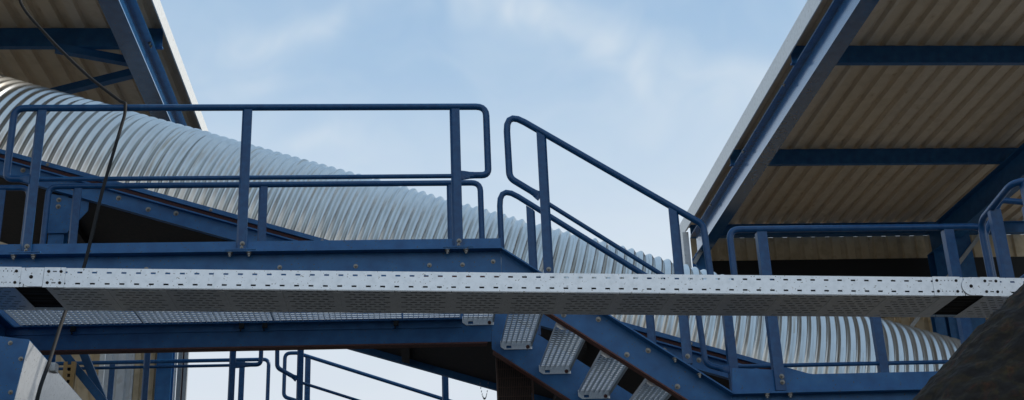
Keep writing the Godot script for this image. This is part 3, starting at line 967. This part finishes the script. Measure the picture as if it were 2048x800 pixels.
func build_railings():
	var g := "blue tube railings along the walkway"
	var r := thing("guard_railing", "nearest long blue railing with rounded looped ends on the upper walkway", "railing", Vector3(-1.1, 4.44, -8.0), g)
	level_railing(r, -8.0, -2.79, 0.56, 5.54, 4.995, 4.45, [-2.60, -1.161, 0.33], -1)
	for x in [-2.60, -1.161, 0.33]:
		bolt(Vector3(x + 0.008, 4.492, -7.986), r, Z, 0.9)
		bolt(Vector3(x + 0.004, 4.463, -7.986), r, Z, 0.6)
	r = thing("guard_railing", "blue railing on the far side of the upper walkway, before the corrugated cover", "railing", Vector3(-1.1, 4.44, -9.4), g)
	level_railing(r, -9.4, -2.93, 0.587, 5.52, 4.80, 4.45, [-2.70, -1.205, 0.342], -1)
	r = thing("guard_railing", "short end of a blue railing cut by the left edge", "railing", Vector3(-3.6, 4.44, -9.4), g)
	level_railing(r, -9.4, -4.6, -3.08, 5.51, 4.9, 4.45, [-4.4, -3.3], -1)
	# stair, near
	r = thing("stair_railing", "nearer sloping blue stair railing against the sky", "railing", Vector3(1.4, 3.9, -8.0), g)
	var k := 0.655
	var top := func(x): return 5.064 - k * (x - 1.372)
	var z := -8.0
	bar_tube(r, "top_rail", [Vector3(0.865, 4.868, z), Vector3(0.712, 4.972, z), Vector3(0.705, 5.50, z), Vector3(2.085, top.call(2.085), z), Vector3(2.11, 3.98, z), Vector3(1.97, 4.07, z)], TUBE, 0.085)
	flat_end(r, Vector3(0.865, 4.868, z), Vector3(0.93, 4.824, z))
	flat_end(r, Vector3(1.97, 4.07, z), Vector3(1.905, 4.115, z))
	post(r, 0.957, top_edge(0.957) + 0.012, top.call(0.957) - 0.022, z, 1, k)
	post(r, 1.878, top_edge(1.878) + 0.012, top.call(1.878) - 0.022, z, 1, k)
	bar_tube(r, "mid_rail", [Vector3(0.985, 4.772, z - 0.012), Vector3(1.85, 4.164, z - 0.012)], THIN)
	for x in [0.957, 1.878]:
		bolt(Vector3(x, top_edge(x) + 0.06, -7.986), r, Z, 0.9)
	# stair, far
	r = thing("stair_railing", "farther sloping blue stair railing before the corrugated cover", "railing", Vector3(1.5, 3.9, -9.4), g)
	z = -9.4
	k = 0.684
	var top2 := func(x): return 5.306 - k * (x - 0.998)
	bar_tube(r, "top_rail", [Vector3(0.90, 4.78, z), Vector3(0.745, 4.87, z), Vector3(0.745, 5.50, z), Vector3(2.33, top2.call(2.33), z), Vector3(2.35, 3.925, z), Vector3(2.46, 3.89, z)], TUBE, 0.10)
	flat_end(r, Vector3(2.46, 3.89, z), Vector3(2.545, 3.882, z))
	post(r, 1.0, top_edge(1.0) + 0.012, top2.call(1.0) - 0.022, z, 1, k)
	post(r, 1.93, top_edge(1.93) + 0.012, top2.call(1.93) - 0.022, z, 1, k)
	# landing, near
	r = thing("guard_railing", "nearer level blue railing of the lower landing under the canopy", "railing", Vector3(3.2, 3.376, -8.0), g)
	level_railing(r, -8.0, 2.27, 4.149, 4.557, 4.0, 3.385, [2.503, 3.886], 0)
	# landing, far
	r = thing("guard_railing", "farther blue railing of the lower landing, thin mid rail across the zinc cover", "railing", Vector3(3.2, 3.376, -9.4), g)
	level_railing(r, -9.4, 2.40, 6.5, 4.555, 3.905, 3.385, [2.575, 3.815, 5.3], 0, false, true)
	# corner railing that turns towards the camera
	r = thing("corner_railing", "blue railing at the right edge turning a corner towards the viewer", "railing", Vector3(4.1, 3.376, -7.5), g)
	bar_tube(r, "top_rail", [Vector3(4.085, 3.40, -7.90), Vector3(4.085, 4.557, -7.90), Vector3(3.975, 4.557, -7.13), Vector3(6.5, 4.557, -7.13), Vector3(6.5, 3.40, -7.13)], TUBE, 0.12)
	for q in [[4.065, -7.62], [4.06, -7.12], [5.4, -7.10]]:
		post(r, q[0], 3.377, 4.54, q[1], -1 if q[1] < -7.3 else 0)
	bar_tube(r, "mid_rail", [Vector3(4.08, 3.97, -7.88), Vector3(4.03, 3.97, -7.14), Vector3(6.48, 3.97, -7.14)], THIN)
	r = thing("corner_railing", "small bent blue handrail behind the corner railing at right edge", "railing", Vector3(4.5, 3.376, -8.6), g)
	bar_tube(r, "top_rail", [Vector3(4.52, 3.40, -8.7), Vector3(4.52, 4.75, -8.7), Vector3(4.62, 4.98, -8.55), Vector3(5.2, 4.92, -8.55), Vector3(5.2, 3.40, -8.55)], TUBE, 0.05)
	post(r, 4.84, 3.30, 4.93, -8.55, -1)

# ------------------------------------------------------------------ cable tray
func build_tray():
	var t := thing("cable_tray", "long perforated galvanised cable tray crossing in front of everything", "cable tray", Vector3(0, 3.505, -6.0))
	var rot := Basis(Z, atan(-0.0264))
	var holder := func(mb: MB, called: String, m: Material, parent: Node3D = null):
		var o := part(mb, called, m, t, parent)
		if parent == null:
			o.position = Vector3.ZERO
			o.basis = rot
		return o
	var L := -4.6
	var R := 5.6
	var P := 0.073
	var joints := [[-1.985, -1.835], [2.905, 3.045]]
	# side plates with two rows of slots cut through
	for side in 2:
		var z0 := -0.002 if side == 0 else -0.402
		var z1 := 0.0 if side == 0 else -0.400
		var cuts := [L, joints[0][0] + 0.04, joints[1][0] + 0.04, R]
		for s in 3:
			var xa: float = cuts[s] + 0.002
			var xb: float = cuts[s + 1] - 0.002
			var mb := MB.new()
			var ys := [0.0, 0.0155, 0.0245, 0.0745, 0.0835, 0.1]
			for row in 5:
				if row == 0 or row == 2 or row == 4:
					mb.box(Vector3(xa, ys[row], z0), Vector3(xb, ys[row + 1], z1))
				else:
					var x := xa
					var k := ceili((xa + 0.03) / P)
					while true:
						var c := k * P + (0.004 if row == 3 else 0.0)
						if c + 0.02 > xb:
							break
						mb.box(Vector3(x, ys[row], z0), Vector3(c - 0.0125, ys[row + 1], z1))
						x = c + 0.0125
						k += 1
					mb.box(Vector3(x, ys[row], z0), Vector3(xb, ys[row + 1], z1))
			if side == 0: mb.box(Vector3(xa, 0.1, -0.014), Vector3(xb, 0.102, 0.0))
			else: mb.box(Vector3(xa, 0.1, -0.402), Vector3(xb, 0.102, -0.388))
			holder.call(mb, "side_plate", M.zinc)
	# bottom: plates of nine staggered slot rows, a plain rib between plates
	var x := L
	var n := 0
	while x < R - 0.1:
		var x1: float = x + 4 * P
		var skip := false
		for j in joints:
			if x < j[1] and x1 > j[0]:
				if x < j[0] - 0.02: x1 = j[0]
				else:
					x = j[1]
					x1 = x + 4 * P
		var mb := MB.new()
		var y0 := 0.0 - (0.0005 if n % 2 == 0 else 0.0) - 0.003
		var y1 := y0 + 0.002
		var zz := -0.003
		for row in 9:
			var zc := -0.03 - row * 0.0425
			mb.box(Vector3(x + 0.001, y0, zc + 0.006), Vector3(x1 - 0.001, y1, zz))
			var xs: float = x + 0.03 + (0.025 if row % 2 == 1 else 0.0)
			var px: float = x + 0.001
			while xs + 0.034 < x1 - 0.025:
				mb.box(Vector3(px, y0, zc - 0.006), Vector3(xs, y1, zc + 0.006))
				px = xs + 0.034
				xs += 0.05
			mb.box(Vector3(px, y0, zc - 0.006), Vector3(x1 - 0.001, y1, zc + 0.006))
			zz = zc - 0.006
		mb.box(Vector3(x + 0.001, y0, -0.399), Vector3(x1 - 0.001, y1, zz))
		var o: Node3D = holder.call(mb, "bottom_plate", M.zinc)
		mb = MB.new()   # stiffening rib with rivets
		mb.box(Vector3(x1 - 0.020, y0 - 0.003, -0.38), Vector3(x1 + 0.008, y0 - 0.0002, -0.03))
		if absf(x1 - joints[0][0]) > 0.02 and absf(x1 - joints[1][0]) > 0.02:
			holder.call(mb, "stiffener", M.zinc, o)
		x = x1
		n += 1
	# hinged joints
	for j in joints:
		var c: float = j[0] + 0.075
		for q in [[c - 0.205, c - 0.055], [c + 0.060, c + 0.165]]:
			var mb := MB.new()
			mb.box(Vector3(q[0], -0.002, 0.001), Vector3(q[1], 0.104, 0.004))
			var pl: Node3D = holder.call(mb, "joint_plate", M.zinc)
			for yy in [0.022, 0.082]:
				for xx in [q[0] + 0.022, q[1] - 0.022]:
					bolt(Vector3.ZERO, pl, Z, 0.42, M.dark)
					(pl.get_child(pl.get_child_count() - 1) as Node3D).position = Vector3(xx, yy, 0.004)
			mb = MB.new()
			for yy in [0.022, 0.082]:
				for i in 4:
					var xx := lerpf(q[0] + 0.045, q[1] - 0.045, i / 3.0)
					mb.box(Vector3(xx - 0.002, yy - 0.003, 0.0042), Vector3(xx + 0.002, yy + 0.003, 0.0048))
			stuff(holder.call(mb, "plate_slots", M.dark, pl))
		var mb := MB.new()
		var ring: Array = []
		for i in 25:
			var an := PI / 2 + PI * i / 24.0
			ring.append(Vector2(c + cos(an) * 0.05, 0.051 + sin(an) * 0.05))
		ring.append_array([Vector2(c + 0.059, 0.001), Vector2(c + 0.059, 0.101)])
		mb.prism(ring, Vector3(0, 0, 0.0042), Vector3(0, 0, 0.007), X, Y)
		var pl: Node3D = holder.call(mb, "hinge_plate", M.zinc)
		bolt(Vector3.ZERO, pl, Z, 0.5, M.dark)
		(pl.get_child(0) as Node3D).position = Vector3(c, 0.051, 0.007)
	# cables lying in the tray
	for i in 9:
		var zc := -0.035 - i * 0.041
		var pts: Array = []
		for k in 12:
			var xx := lerpf(-4.8, 5.7, k / 11.0)
			pts.append(rot * Vector3(xx, 0.019 + (0.006 if (i + k) % 3 == 0 else 0.0), zc + 0.004 * sin(k * 1.7 + i)) + t.position)
		var mb := MB.new()
		mb.tube(pts, 0.0175, 8)
		var o := part(mb, "cable", M.black, t)
	# hangers out of the picture at both ends
	for xx in [-4.4, 5.3]:
		var mb := MB.new()
		mb.box(Vector3(xx, -3.4, -0.25), Vector3(xx + 0.08, -0.02, -0.17))
		mb.box(Vector3(xx, -0.0195, -0.42), Vector3(xx + 0.08, -0.0085, 0.02))
		holder.call(mb, "support", M.zinc_dull)

# ------------------------------------------------------------------ things around
func build_hopper():
	var t := thing("sheet_metal_housing", "blue housing with bare metal side in the lower left corner", "housing", Vector3(-3.2, 0, -8.2))
	var mb := MB.new()
	mb.prism([Vector2(-4.6, 0.0), Vector2(-2.83, 0.0), Vector2(-2.345, 3.55), Vector2(-2.322, 3.672), Vector2(-2.50, 3.70), Vector2(-4.6, 3.98)], Vector3(0, 0, -7.40), Vector3(0, 0, -7.404), X, Y)
	part(mb, "front_panel", M.blue, t)
	mb = MB.new()   # bare side sheet
	var a := Vector3(-2.328, 3.668, -7.406); var b := Vector3(-2.352, 3.50, -7.406)
	mb.hexa([Vector3(-2.83, 0.0, -7.406), Vector3(-2.826, 0.0, -7.406), Vector3(-2.826, 0.0, -9.2), Vector3(-2.83, 0.0, -9.2), Vector3(-2.327, 3.668, -7.406), Vector3(-2.323, 3.668, -7.406), Vector3(-2.323, 3.56, -9.2), Vector3(-2.327, 3.56, -9.2)])
	part(mb, "side_panel", M.zinc, t)
	mb = MB.new()
	mb.hexa([Vector3(-4.6, 3.96, -7.406), Vector3(-2.328, 3.671, -7.406), Vector3(-2.328, 3.562, -9.2), Vector3(-4.6, 3.86, -9.2), Vector3(-4.6, 3.966, -7.406), Vector3(-2.328, 3.677, -7.406), Vector3(-2.328, 3.568, -9.2), Vector3(-4.6, 3.866, -9.2)])
	part(mb, "top_panel", M.blue, t)
	mb = MB.new()
	mb.box(Vector3(-2.326, 3.60, -7.96), Vector3(-2.295, 3.655, -7.88))
	part(mb, "hinge", M.zinc_dull, t)
	for q in [[-2.435, 3.655], [-2.362, 3.555], [-2.47, 3.2], [-2.40, 3.35]]:
		bolt(Vector3(q[0], q[1], -7.4), t, Z, 0.75)

func build_small():
	# hanging cable: from the canopy over the top rail and down past the housing
	var pts := [Vector3(-3.35, 8.33, -9.28), Vector3(-3.24, 7.6, -9.0), Vector3(-3.027, 6.728, -8.5), Vector3(-2.70, 6.26, -8.25), Vector3(-2.325, 5.83, -8.06), Vector3(-2.06, 5.592, -8.0), Vector3(-2.02, 5.566, -7.975), Vector3(-2.012, 5.53, -7.958), Vector3(-2.014, 5.45, -7.955), Vector3(-2.103, 4.86, -7.90), Vector3(-2.15, 4.28, -7.80), Vector3(-2.186, 3.90, -7.60), Vector3(-2.16, 3.52, -7.30), Vector3(-2.150, 3.23, -7.10), Vector3(-2.17, 2.0, -6.9), Vector3(-2.3, 0.05, -6.8)]
	var cv := Curve3D.new()
	for i in pts.size():
		var tan: Vector3 = (pts[min(i + 1, pts.size() - 1)] - pts[max(i - 1, 0)]) / 6.0
		var lim: float = 0.3 * min(pts[i].distance_to(pts[min(i + 1, pts.size() - 1)]) if i < pts.size() - 1 else 1.0, pts[i].distance_to(pts[max(i - 1, 0)]) if i > 0 else 1.0)
		tan = tan.limit_length(lim)
		cv.add_point(pts[i], -tan, tan)
	cv.bake_interval = 0.03
	var mb := MB.new()
	mb.tube(Array(cv.get_baked_points()), 0.0115, 10)
	var t := thing("hanging_cable", "thin black cable draped over the top rail at upper left", "cable", Vector3(-2.2, 0, -7.0))
	part(mb, "sheath", M.black, t)
	# perforated strut
	t = thing("perforated_strut", "small upright yellowish strut with square holes at lower left", "strut", Vector3(-3.22, 0, -11.5))
	mb = MB.new()
	var y := 0.0
	mb.box(Vector3(-3.27, 0, -11.5), Vector3(-3.235, 4.60, -11.49))
	mb.box(Vector3(-3.20, 0, -11.5), Vector3(-3.165, 4.60, -11.49))
	while y < 4.55:
		mb.box(Vector3(-3.235, y, -11.5), Vector3(-3.20, y + 0.026, -11.49))
		y += 0.059
	mb.box(Vector3(-3.27, 0, -11.54), Vector3(-3.262, 4.60, -11.50))
	mb.box(Vector3(-3.173, 0, -11.54), Vector3(-3.165, 4.60, -11.50))
	part(mb, "channel", M.tan, t)
	mb = MB.new()
	mb.box(Vector3(-3.235, 0, -11.52), Vector3(-3.20, 4.58, -11.515))
	part(mb, "back_strip", M.dark, t)
	# mesh guard hanging behind the stair
	t = thing("mesh_guard", "narrow brown mesh guard hanging under the stair stringer", "mesh guard", Vector3(0.83, 3.2, -9.6))
	mb = MB.new()
	for i in 19:
		var x := 0.695 + i * 0.0145
		mb.box(Vector3(x - 0.002, 3.2, -9.6), Vector3(x + 0.002, 4.10, -9.596))
	for i in 12:
		mb.box(Vector3(0.69, 3.22 + i * 0.075, -9.607), Vector3(0.96, 3.224 + i * 0.075, -9.601))
	stuff(part(mb, "wires", M.rusty_mesh, t))
	mb = MB.new()
	mb.box(Vector3(0.678, 3.2, -9.61), Vector3(0.690, 4.10, -9.59))
	mb.box(Vector3(0.963, 3.2, -9.61), Vector3(0.975, 4.10, -9.59))
	part(mb, "frame", M.rusty_mesh, t)
	mb = MB.new()
	mb.box(Vector3(0.691, 3.2, -9.64), Vector3(0.962, 4.10, -9.636))
	part(mb, "backing_sheet", M.dark, t)
	mb = MB.new()
	mb.box(Vector3(0.70, 4.10, -9.61), Vector3(0.74, 4.14, -9.43))
	part(mb, "hanger", M.dark, t)
	# chain loop under the conveyor
	t = thing("pull_chain", "short loop of thin chain hanging under the conveyor", "chain", Vector3(0.70, 4.0, -11.8))
	mb = MB.new()
	for i in 15:
		var f := i / 14.0
		var x := lerpf(0.675, 0.755, f)
		var yy := foot(0.7) - 0.36 - 0.155 * (1.0 - pow(absf(f * 2.0 - 1.0), 2.2))
		mb.bar(Vector3(x, yy - 0.009, -11.9), Vector3(x + 0.003, yy + 0.009, -11.9), 0.007, 0.007, Z)
	stuff(part(mb, "links", M.zinc_dull, t))

func build_tree():
	var t := thing("tree_trunk", "dark mossy tree trunk leaning across the lower right corner", "tree", Vector3(0.75, 0, -2.6))
	var pts := [Vector3(0.72, -0.1, -2.55), Vector3(0.78, 0.6, -2.56), Vector3(0.93, 1.25, -2.58), Vector3(1.13, 1.72, -2.60), Vector3(1.44, 2.06, -2.60), Vector3(1.86, 2.37, -2.58), Vector3(2.4, 2.72, -2.5), Vector3(3.1, 3.2, -2.35), Vector3(3.7, 3.9, -2.2)]
	var cv := Curve3D.new()
	for i in pts.size():
		var tan: Vector3 = (pts[min(i + 1, pts.size() - 1)] - pts[max(i - 1, 0)]) / 6.0
		cv.add_point(pts[i], -tan, tan)
	cv.bake_interval = 0.012
	var bp := cv.get_baked_points()
	var fn := FastNoiseLite.new()
	fn.seed = 21; fn.frequency = 3.0; fn.fractal_octaves = 4
	var mb := MB.new()
	var rad: Array = []
	for i in bp.size(): rad.append(lerpf(0.33, 0.22, float(i) / bp.size()))
	mb.tube(Array(bp), rad, 120, false)
	# uneven bark
	var dv := mb.v.duplicate()
	for i in mb.v.size():
		var q := mb.v[i]
		var furrow := absf(fn.get_noise_3d(q.x * 3.0, q.y * 2.0, q.z * 3.0)) * 0.018
		dv[i] = q + mb.n[i] * (fn.get_noise_3d(q.x * 0.45, q.y * 0.45, q.z * 0.45) * 0.022 - furrow + 0.01)
	mb.v = dv
	var st := SurfaceTool.new()
	st.begin(Mesh.PRIMITIVE_TRIANGLES)
	st.set_smooth_group(0)
	for i in mb.ix: st.add_vertex(mb.v[i])
	st.index()
	st.generate_normals()
	part_mesh(st.commit(), "trunk", M.bark, t)
